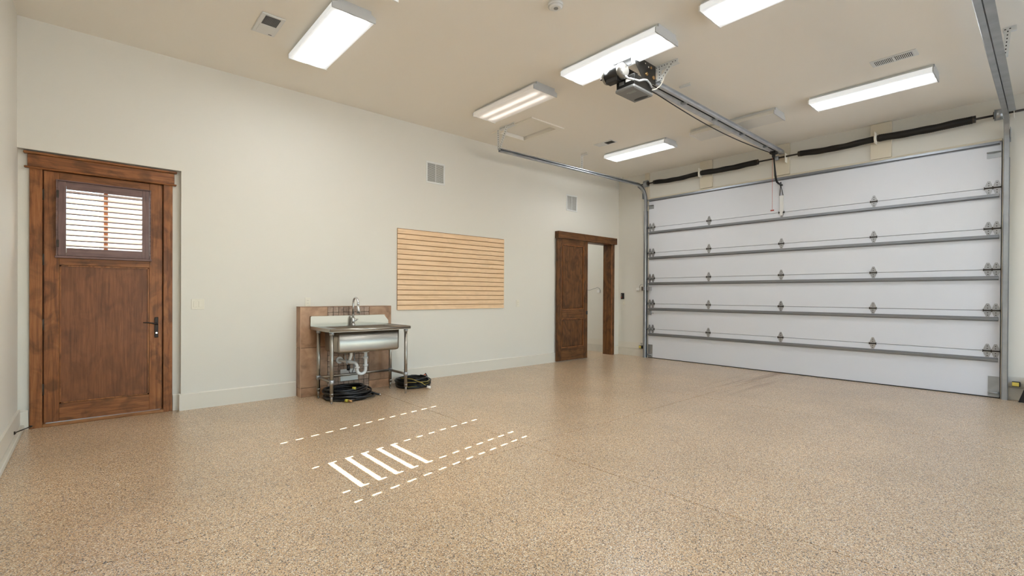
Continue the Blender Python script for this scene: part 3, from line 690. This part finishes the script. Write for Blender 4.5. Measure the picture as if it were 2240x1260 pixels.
# hinges: two diamond leaves and a knuckle
def hinge_mesh(y, z):
    M = MM(); x = DF
    w = .036
    up_ = [(y-w, z+.004), (y+w, z+.004), (y+w*.9, z+.035), (y+.012, z+.088), (y-.012, z+.088), (y-w*.9, z+.035)]
    dn = [(a, 2*z-b) for a, b in up_]
    M.prism(up_, x-.004, x, 'x'); M.prism(dn, x-.004, x, 'x')
    M.cyl((x-.012, y-.043, z), (x-.012, y+.043, z), .008, 8, mi=1)
    for s in (-1, 1): M.box(x-.022, x-.002, y+s*.040-.003, y+s*.040+.003, z-.017, z+.017, mi=1)
    for dz in (.03, .06, -.03, -.06): M.cyl((x-.004, y, z+dz), (x-.009, y, z+dz), .006, 6, mi=1)
    return M
hg = None
for z in zj[1:6]:
    for y in (-.795, -.868, -2.030, -3.262, -4.500, -5.684, -5.758):
        if hg is None: hg = mk('hinge', hinge_mesh(y, z), [HINGE, DKST], gd); y0, z0 = y, z; w0 = WL[hg].copy()
        else: dup(hg, w0+Vector((0, y-y0, z-z0)), gd)
    for s, y in ((1, -.795), (-1, -5.758)): mk('roller_stem', MM().cyl((DF-.03, y-.10*s*-1 if s < 0 else y-.10, z), (DF-.03, y+.105*s, z), .006, 8), GALV, gd)
for y0, y1 in ((-.765, -.865), (-5.692, -5.795)):
    mk('bottom_bracket', BX(DF-.004, DF, y0, y1, .02, .272), GALV, gd); yc = (y0+y1)/2
    mk('bracket_roller', MM().cyl((DF-.02, yc-.05, .065), (DF-.02, yc+.05, .065), .012, 10).box(DF-.03, DF-.004, yc-.04, yc-.035, .04, .09).box(DF-.03, DF-.004, yc+.035, yc+.04, .04, .09), GALV, gd)
for y0, y1 in ((-.765, -.875), (-5.665, -5.795)):
    mk('top_bracket', MM().box(DF-.006, DF, y0, y1, 3.03, 3.10).box(DF-.05, DF, y0, y1, 3.10, 3.106).box(DF-.008, DF-.006, (y0+y1)/2-.002, (y0+y1)/2+.002, 3.03, 3.10), GALV, gd)
mk('slide_lock', MM().box(DF-.03, DF, -.775, -.835, .875, .965).box(DF-.02, DF-.008, -.835, -.895, .905, .920), GALV, gd)
# opener attachment strap on the top section
mk('opener_strap', MM().cbox(DF-.016, DF, -3.232, -3.292, 2.665, 2.935).box(DF-.022, DF-.016, -3.240, -3.284, 2.60, 2.76), WHMET, gd)
mk('strap_arm', MM().bar((DF-.014, -3.236, 2.93), (DF-.05, -3.268, 3.15), .006, .016, (1, 0, 0)).bar((DF-.014, -3.288, 2.93), (DF-.05, -3.252, 3.15), .006, .016, (1, 0, 0)), BKMT, gd)

# header boards (spring pads) on the garage wall
pads = thing('trim_4', (-.02, -3.25, 3.25), 'cream painted mounting boards and jamb strips around the garage door', 'trim', kind='structure')
for y0, y1, z0 in ((-.668, -.765, 3.240), (-1.850, -2.084, 3.272), (-3.140, -3.377, 3.272), (-4.454, -4.700, 3.268)):
    M = CB(-.040, 0, y0, y1, z0, H-.004, b=.003)
    k = mk('spring_pad', M, simple('pad_paint', (216, 206, 184), .6) if 'pad_paint' not in bpy.data.materials else bpy.data.materials['pad_paint'], pads)
mk('jamb_strip', CB(-.026, 0, -.700, -.752, 0, 3.24, b=.003), bpy.data.materials['pad_paint'], pads)
mk('jamb_strip', CB(-.026, 0, -5.806, -5.850, 0, 3.24, b=.003), bpy.data.materials['pad_paint'], pads)
mk('head_strip', CB(-.026, 0, GY1, GY0, 3.236, 3.266, b=.003), bpy.data.materials['pad_paint'], pads)

# ------------------------------------------------------------------ tracks
def track(yc, s, label):
    # s=+1: left track (opens towards the door, -y), s=-1: right track
    t = thing('garage_track', (-.1, yc, 0), label, 'door track', 'garage door tracks')
    zt = 3.500; rad = .30; xv = -.075
    path = [(xv, yc, 0), (xv, yc, zt-rad)]
    for k in range(1, 13):
        w = (math.pi/2)*k/12; path.append((xv-rad+rad*math.cos(w), yc, zt-rad+rad*math.sin(w)))
    nv = len(path); ends = (-3.985, 3.445)
    path.append((ends[0], yc, ends[1]))
    def frame(i):
        if i <= 1: tn = Vector((0, 0, 1))
        elif i >= nv-1: tn = Vector((ends[0]-path[nv-1][0], 0, ends[1]-path[nv-1][2])).normalized()
        else:
            w = (math.pi/2)*(i-1)/12; tn = Vector((-math.sin(w), 0, math.cos(w)))
        u = Vector((0, 1, 0)); v = u.cross(tn); return u, v
    # C section: web outside, lips towards the door
    q = s
    prof = [(.022*q, -.028), (.022*q, .028), (-.020*q, .028), (-.026*q, .020), (-.026*q, .010), (-.022*q, .010), (-.018*q, .024), (.018*q, .024), (.018*q, -.024), (-.018*q, -.024), (-.022*q, -.010), (-.026*q, -.010), (-.026*q, -.020), (-.020*q, -.028)]
    mk('rail', MM().sweep(prof, path, frame), GALV, t)
    # wall angle behind the upright track
    mk('wall_angle', MM().box(-.103, -.045, yc+.024*q, yc+.028*q, .0, 3.0).box(-.045, -.030, yc+.028*q, yc-.03*q, .0, 3.0), STRUT, t)
    # stiffening angle along the level track
    xa, xb = (-.42, -3.985)
    za = 3.497; zb = 3.445
    M = MM(); yw = yc+.030*q
    for (a0, a1, b0, b1) in ((yw, yw+.004*q, -.020, .042), (yw, yw+.058*q, -.024, -.020)):
        v = [(xa, a0, za+b0), (xa, a1, za+b0), (xa, a1, za+b1), (xa, a0, za+b1), (xb, a0, zb+b0), (xb, a1, zb+b0), (xb, a1, zb+b1), (xb, a0, zb+b1)]
        M.add(v, [(0, 1, 2, 3), (7, 6, 5, 4), (0, 4, 5, 1), (1, 5, 6, 2), (2, 6, 7, 3), (3, 7, 4, 0)])
    if s < 0: mk('level_angle', M, GALV, t)
    mk('flag_bracket', MM().box(-.15, -.026, yc+.03*q, yc+.034*q, 3.24, 3.36).box(-.030, -.026, yc-.03*q, yc+.034*q, 3.20, 3.36), GALV, t)
    return t
TL = track(-.715, 1, 'left galvanised door track curving up and back from the open corner')
TR = track(-5.842, -1, 'right galvanised door track rising past the top right corner')
mk('track_brace', MM().bar((-.30, -.675, 3.47), (-.03, -.70, 3.36), .006, .03), GALV, TL)
def perf(parent, a, b, w, nrm, holes=True, name='hanger'):
    # perforated angle iron from a to b; nrm = facing normal
    a, b = Vector(a), Vector(b); t_ = (b-a).normalized(); nrm = Vector(nrm).normalized(); sd_ = t_.cross(nrm).normalized()
    w *= 1.25; M = MM(); M.bar(a, b, w, .003, nrm)
    e = sd_*(w/2); M.bar(a+e-nrm*w*.0+nrm*(-w*.45), b+e+nrm*(-w*.45), .003, w*.9, nrm)
    if holes:
        n = int((b-a).length/.032)
        for i in range(n):
            p = a+t_*(.016+.032*i)+nrm*.0018
            M.add([p+x*sd_*.0045+y*t_*.006+nrm*.0004 for x, y in ((-1, -1), (1, -1), (1, 1), (-1, 1))], [(0, 1, 2, 3)], 1)
    return mk(name, M, [WHMET, VDARK], parent)
perf(TL, (-3.985, -.72, H-.022), (-3.985, -1.045, H-.022), .034, (-1, 0, 0), name='ceiling_angle')
perf(TL, (-3.990, -.690, H-.03), (-3.970, -.680, 3.46), .032, (-1, -.3, 0)); perf(TL, (-3.995, -.90, H-.03), (-3.975, -.700, 3.46), .036, (-1, -.3, 0))
perf(TL, (-2.055, -.69, H-.03), (-2.055, -.690, 3.50), .034, (-1, -.6, 0)); perf(TL, (-2.055, -.67, H-.015), (-2.055, -.80, H-.015), .028, (-1, 0, 0), False, 'ceiling_angle')
perf(TR, (-2.20, -5.90, H-.02), (-2.20, -5.99, H-.02), .034, (-1, 0, 0), name='ceiling_angle'); perf(TR, (-2.21, -5.935, H-.03), (-2.21, -5.915, 3.50), .034, (-1, 0, 0))
perf(TR, (-3.92, -5.90, H-.03), (-3.92, -5.90, 3.46), .034, (-1, 0, 0))

# ------------------------------------------------------------------ torsion springs
ZS, XS = 3.548, -.100
ts = thing('torsion_assembly', (XS, -3.25, ZS), 'torsion shaft with four black covered springs above the garage door', 'springs')
mk('shaft', MM().cyl((XS, -.60, ZS), (XS, -6.9, ZS), .0135, 12), DKST, ts)
def spring(y0, y1, r, drop):
    n = 90; P = []; rr = []
    for k in range(n+1):
        f = k/n; P.append((XS, y0+(y1-y0)*f, ZS-drop*math.sin(math.pi*f)+.002*math.sin(17*f)))
        rr.append(r*(1+.05*(k % 2)) + .0015*math.sin(23*f+y0))
    sp_ = mk('spring', MM().tube(P, rr, 16), SPRING, ts)
    for y, s in ((y0, 1), (y1, -1)): mk('winding_cone', MM().cyl((XS, y+.03*s, ZS), (XS, y-.008*s, ZS), r*.95, 14), DKST, sp_)
spring(-.940, -1.845, .040, .022); spring(-1.925, -2.885, .046, .014); spring(-3.555, -4.495, .044, .022); spring(-4.565, -5.535, .048, .012)
for y in (-1.885, -4.530):
    mk('anchor_bracket', MM().box(XS-.075, -.041, y-.003, y+.003, ZS-.075, ZS+.085).cyl((XS, y-.016, ZS), (XS, y+.016, ZS), .050, 16), CREAM, ts)
mk('centre_bearing', MM().cyl((XS, -3.185, ZS), (XS, -3.235, ZS), .036, 16).cyl((XS, -3.195, ZS), (XS, -3.205, ZS), .040, 16), GALV, ts)
mk('centre_bracket', MM().box(XS-.04, -.041, -3.345, -3.339, ZS-.10, ZS+.05), CREAM, ts)
for y, s in ((-.735, 1), (-5.775, -1)):
    mk('cable_drum', MM().cyl((XS, y-.035, ZS), (XS, y+.035, ZS), .066, 22).cyl((XS, y-.038*s, ZS), (XS, y-.042*s, ZS), .071, 22), GALV, ts)
    mk('drum_hub', MM().cyl((XS, y-.042*s, ZS), (XS, y-.052*s, ZS), .045, 16), DKST, ts)
mk('end_bearing', MM().box(-.14, -.026, -5.905, -5.900, ZS-.07, ZS+.06), CREAM, ts)

# ------------------------------------------------------------------ opener
OY = -3.262
op = thing('garage_opener', (-4.25, OY, 3.4), 'black motor operator with twin steel rails hung from the ceiling', 'door opener')
for s in (-1, 1):
    y = OY+s*.040
    M = MM(); M.box(-.16, -4.02, y-.0015, y+.0015, 3.588, 3.640).box(-.16, -4.02, y, y+s*.032, 3.637, 3.640).box(-.16, -4.02, y, y+s*.032, 3.588, 3.591)
    mk('rail', M, RAILZ, op)
for x in (-.7, -1.55, -2.4, -3.2): mk('rail_spacer', BX(x-.02, x+.02, OY-.04, OY+.04, 3.59, 3.62), GALV, op)
mk('front_idler', MM().box(-.20, -.042, OY-.036, OY+.036, 3.615, 3.660).cyl((-.19, OY-.055, 3.605), (-.19, OY+.055, 3.605), .012, 10), GALV, op)
ch = [(-.30, OY, 3.575)]
for k in range(1, 20):
    f = k/20; ch.append((-.30-3.65*f, OY+.03*math.sin(math.pi*f)+.02, 3.565-.055*math.sin(math.pi*f)))
ch.append((-3.98, OY+.03, 3.565))
mk('chain', MM().tube(ch, .0065, 6), BLACK, op)
mk('chain', MM().tube([(-.30, OY, 3.61), (-3.98, OY, 3.61)], .0065, 6), BLACK, op)
# gearbox housing: side plate with sloping rear edge, box and light-grey cover
pl = -3.375
plate_o = [(-4.44, 3.745), (-4.02, 3.735), (-4.02, 3.53), (-4.42, 3.53), (-4.30, 3.62)]
mk('side_plate', MM().prism([(-4.47, 3.74), (-4.02, 3.735), (-4.02, 3.535), (-4.27, 3.535)], pl-.003, pl, 'y'), BKMT, op)
mk('back_plate', MM().box(-4.47, -4.463, pl, -3.15, 3.62, 3.74).box(-4.47, -4.02, -3.153, -3.15, 3.56, 3.74), BKMT, op)
for x, z, r in ((-4.12, 3.69, .014), (-4.20, 3.60, .018), (-4.07, 3.60, .020), (-4.17, 3.68, .010), (-4.23, 3.70, .008)): mk('bolt', MM().cyl((x, pl-.003, z), (x, pl-.015, z), r, 8), BRASS if r > .012 else CHROME, op)
for k in range(5): mk('vent_mark', BX(-4.44+.03*k, -4.43+.03*k, pl-.0036, pl-.003, 3.723, 3.731), WHITE, op)  # solid white squares set on the plate for the vent holes
bxo = mk('control_box', CB(-4.44, -4.11, -3.395, -3.175, 3.415, 3.535), BKMT, op)
mk('spec_label', BX(-4.441, -4.44, -3.36, -3.29, 3.47, 3.50), WHITE, bxo); mk('spec_label', BX(-4.441, -4.44, -3.27, -3.21, 3.455, 3.49), GREYP, bxo)
cv = mk('cover', CB(-4.455, -4.10, -3.405, -3.165, 3.385, 3.425, b=.012), GREYP, op)
mk('badge', MM().prism([(-4.16+.028*math.cos(2*math.pi*k/20), -3.29+.085*math.sin(2*math.pi*k/20)) for k in range(20)], 3.3835, 3.385, 'z'), BLACK, cv)
mk('print_lines', MM().box(-4.38, -4.375, -3.36, -3.26, 3.3842, 3.385).box(-4.365, -4.36, -3.36, -3.25, 3.3842, 3.385).box(-4.35, -4.345, -3.36, -3.27, 3.3842, 3.385), simple('print_grey', (176, 176, 172), .5), cv)
mo = mk('motor', MM().cyl((-4.49, -3.085, 3.575), (-4.49, -3.29, 3.575), .078, 26), BKMT, op)
mk('end_bell', MM().tube([(-4.49, -3.265, 3.575), (-4.49, -3.30, 3.575), (-4.49, -3.325, 3.575)], [.081, .080, .058], 26), simple('alu_cast', (150, 147, 140), .42, .8), mo)
mk('end_bell', MM().tube([(-4.49, -3.10, 3.575), (-4.49, -3.075, 3.575), (-4.49, -3.055, 3.575)], [.080, .078, .04], 26), bpy.data.materials['alu_cast'], mo)
mk('motor_shaft', MM().cyl((-4.49, -3.055, 3.575), (-4.49, -3.01, 3.575), .012, 10), DKST, mo)
M = MM()
for k in range(10):
    w = 2*math.pi*k/10; M.bar((-4.49+.045*math.cos(w), -3.3155, 3.575+.045*math.sin(w)), (-4.49+.066*math.cos(w), -3.3125, 3.575+.066*math.sin(w)), .012, .012, (0, 1, 0))
mk('vent_slots', M, BLACK, mo, kind='stuff')
mk('data_label', MM().prism([(-4.49-.0795*math.cos(R(a)), 3.575+.0795*math.sin(R(a))) for a in (15, 25, 35, 45, 55)] + [(-4.49-.076*math.cos(R(a)), 3.575+.076*math.sin(R(a))) for a in (55, 45, 35, 25, 15)], -3.12, -3.215, 'y'), WHITE, mo)
mk('motor_box', CB(-4.55, -4.47, -3.26, -3.12, 3.475, 3.52), BKMT, mo)
cond = [(-4.50, -3.33, 3.505), (-4.49, -3.355, 3.475), (-4.44, -3.385, 3.47), (-4.36, -3.40, 3.475), (-4.29, -3.405, 3.505), (-4.23, -3.405, 3.52), (-4.17, -3.405, 3.50), (-4.13, -3.40, 3.475)]
mk('conduit', MM().tube(cond, .011, 10), simple('conduit_grey', (186, 186, 184), .4), op)
mk('wire', MM().tube([(-4.12, -3.40, 3.45), (-4.06, -3.41, 3.475), (-3.99, -3.42, 3.53), (-3.95, -3.43, 3.60), (-3.94, -3.44, 3.68)], .006, 8), CREAM, op)
perf(op, (-3.935, -3.225, H-.02), (-3.935, -3.590, H-.02), .038, (-1, 0, 0), name='ceiling_angle')
perf(op, (-3.94, -3.375, H-.03), (-3.94, -3.375, 3.60), .036, (-1, -.5, 0)); perf(op, (-3.945, -3.525, H-.03), (-3.945, -3.385, 3.60), .034, (-1, -.3, 0))
mk('cross_tie', BX(-3.955, -3.925, -3.40, -3.20, 3.60, 3.606), GALV, op)
perf(op, (-3.30, -3.25, H-.01), (-3.30, -3.39, H-.01), .022, (-1, 0, 0), False, 'ceiling_angle')
tr_ = mk('trolley', MM().cbox(-.44, -.34, OY-.045, OY+.045, 3.545, 3.585).cbox(-.41, -.37, OY-.02, OY+.02, 3.49, 3.56), BLACK, op)
mk('arm', MM().tube([(-.39, OY, 3.53), (-.345, OY, 3.36), (-.31, OY, 3.22), (-.285, OY, 3.165), (-.24, OY, 3.125), (-.17, OY, 3.11), (-.065, OY, 3.105)], [.011, .011, .016, .016, .016, .015, .012], 8), BLACK, op)
mk('arm_bracket', CB(-.085, -.03, OY-.014, OY+.014, 3.09, 3.12), BLACK, op)
cord = mk('release_cord', MM().tube([(-.40, OY+.012, 3.54), (-.40, OY+.012, 2.66)], .0025, 6), RED, op)
mk('cord_handle', MM().tube([(-.40, OY+.035, 2.645), (-.40, OY-.012, 2.645)], .010, 8), RED, cord)

# ------------------------------------------------------------------ small fittings on the garage wall
t = thing('wall_control', (-.01, -.117, 1.19), 'black door control with three buttons on the garage wall', 'wall control')
mk('body', CB(-.024, 0, -.080, -.155, 1.192, 1.320, b=.004), BLACK, t)
for z, mt in ((1.287, GREYP), (1.257, GREYP), (1.227, RED)): mk('button', CB(-.027, -.024, -.094, -.112, z-.010, z+.010), mt, t)
t = thing('wall_jack', (-.004, -.141, 1.06), 'almond jack plate just below the black door control', 'wall plate')
mk('plate', CB(-.006, 0, -.110, -.174, 1.060, 1.158), ALM, t); mk('port', CB(-.009, -.006, -.132, -.152, 1.10, 1.12), CREAM, t)
t = thing('door_sensor_box', (-.012, -.5, 1.368), 'small white sensor box wired to the left door track', 'sensor')
mk('box', CB(-.028, 0, -.464, -.535, 1.368, 1.432, b=.004), WHITE, t)
mk('cable', MM().tube([(-.012, -.533, 1.425), (-.014, -.545, 1.47), (-.02, -.575, 1.50), (-.04, -.62, 1.50), (-.10, -.655, 1.49)], .003, 6), GREYP, t)
t = thing('door_contact', (-.10, -.69, 1.38), 'bright steel magnetic contact clamped on the left track', 'sensor')
mk('clamp', CB(-.135, -.110, -.655, -.722, 1.372, 1.448), CHROME, t); mk('magnet', CB(-.095, -.034, -.760, -.842, 1.372, 1.446), HINGE, t)
t = thing('door_contact_inner', (-.012, .49, 1.37), 'small white sensor box with a curled cable seen through the doorway', 'sensor')
mk('box', CB(-.028, 0, .566, .486, 1.325, 1.392), WHITE, t)
mk('cable', MM().tube([(-.014, .495, 1.39), (-.014, .50, 1.42), (-.014, .56, 1.445), (-.014, .66, 1.42), (-.014, .78, 1.385), (-.014, .95, 1.39)], .004, 6), GREYP, t)
t = thing('photo_eye', (-.05, -.60, .17), 'small photo eye sensor with white lens at the foot of the left track', 'sensor')
mk('body', CB(-.075, -.03, -.57, -.652, .175, .235), BLACK, t); mk('lens', CB(-.079, -.074, -.575, -.625, .180, .230), YEL, t); mk('bracket', BX(-.06, -.02, -.652, -.66, .195, .215), BLACK, t)
mk('wire', MM().tube([(-.03, -.62, .235), (-.025, -.60, .265), (-.022, -.575, .27), (-.022, -.59, .285), (-.022, -.62, .28)], .004, 6), GREYP, t)
t = thing('photo_eye', (-.06, -5.92, .17), 'yellow faced photo eye sensor at the foot of the right track', 'sensor')
mk('body', CB(-.085, -.03, -5.905, -5.975, .175, .235), BLACK, t); mk('face', CB(-.089, -.084, -5.906, -5.966, .182, .228), YEL, t); mk('bracket', BX(-.06, -.02, -5.905, -5.91, .195, .215), BLACK, t)
t = thing('black_wedge', (-.12, -6.2, 0), 'black wedge shaped block on the floor at the right edge', 'wedge')  # unidentified black wedge shape
mk('wedge', MM().prism([(-5.962, 0), (-6.42, 0), (-6.42, .30), (-6.05, .30)], -.03, -.16, 'x'), BLACK, t)
mk('grip_bar', MM().cyl((-.18, -6.12, .06), (-.16, -6.12, .06), .02, 12), GREYP, t)
t = thing('door_stop', (XL+.03, -.34, .06), 'thin metal door stop sticking out of the left baseboard', 'door stop')
mk('rod', MM().cyl((XL+.016, -.42, .078), (XL+.10, -.20, .072), .005, 8), DKST, t); mk('tip', MM().cyl((XL+.10, -.20, .072), (XL+.106, -.185, .072), .009, 10), BLACK, t); mk('rosette', MM().cyl((XL+.012, -.43, .078), (XL+.020, -.41, .078), .014, 12), DKST, t)

# ------------------------------------------------------------------ shuttered window in the left wall (the sun stripes come through it)
wn = thing('window_1', (XL-.02, (wy0+wy1)/2, wz0), 'three panel shuttered window in the left wall', 'window', kind='structure')
bp_, ns_, zs0 = .05, 13, .6115; XB = -9.100
pans = [(-2.209, -2.795), (-2.968, -3.555), (-3.714, -4.300)]
ztop = zs0+bp_*ns_
M = MM().box(XB-.02, XB+.018, wy0, wy1, wz0, zs0).box(XB-.02, XB+.018, wy0, wy1, ztop, wz1)
edges = [wy1]+[v for p in pans for v in p]+[wy0]
for a, b in zip(edges[0::2], edges[1::2]): M.box(XB-.02, XB+.018, a, b, zs0, ztop)
mk('shutter_frame', M, WSH, wn)
sl = .022
for pi, (a, b) in enumerate(pans):
    lo_end = b+sl if pi == 1 else b
    for i in range(ns_):
        z = zs0+bp_*i; opened = (pi == 1 and 1 <= i <= 5)
        M = MM(); zz = z+(.014 if opened else 0)
        M.box(XB-.003, XB+.003, lo_end, a-sl, zz, z+bp_ + (0 if i == ns_-1 else .0))
        M.box(XB-.003, XB+.003, a-sl, a, z+.026, z+bp_)
        if pi == 1: M.box(XB-.003, XB+.003, b, b+sl, z+.026, z+bp_)
        mk('louver', M, WSH, wn)

for k, (a, b) in enumerate(FW):  # frames and panes of the added daylight openings
    w2 = thing('window_%d' % (k+2), ((a+b)/2, YF-.1, fz0), 'wide glazed opening added behind the viewer for daylight, '+('left' if k == 0 else 'right')+' one', 'window', kind='structure')
    M = MM(); f = .06
    M.box(a, b, YF-.14, YF-.06, fz0, fz0+f).box(a, b, YF-.14, YF-.06, fz1-f, fz1).box(a, a+f, YF-.14, YF-.06, fz0+f, fz1-f).box(b-f, b, YF-.14, YF-.06, fz0+f, fz1-f).box((a+b)/2-.03, (a+b)/2+.03, YF-.14, YF-.06, fz0+f, fz1-f)
    mk('window_frame', M, WHMET, w2); mk('window_pane', BX(a+f, b-f, YF-.103, YF-.097, fz0+f, fz1-f), GLASS, w2)

# ------------------------------------------------------------------ outside
tag(mk('ground', BX(-40, 40, -40, 40, -.5, -.15), simple('gravel', (205, 202, 196), .9)), 'pale ground outside', 'ground', kind='structure')
tag(mk('sun_block_wall', BX(-12.3, -9.35, -17, -8.55, -.15, 6.2), CONCR), 'unseen block added outside to keep direct sun out of the glazed openings', 'wall', kind='structure')  # unseen block, added to stop grazing sun entering the front openings
nb = thing('neighbour_building', (-7.5, 9.5, -.15), 'pale grey building seen through the shutter louvers', 'building')
mk('wall', BX(-8.45, -3.0, 8.0, 12, -.15, 4.3), simple('siding_grey', (112, 114, 118), .9), nb); mk('roof_edge', BX(-8.55, -2.9, 7.9, 12.1, 4.3, 4.45), GREYP, nb)
mk('window', BX(-8.0, -7.2, 7.97, 8.0, 2.3, 3.5), GREYP, nb)
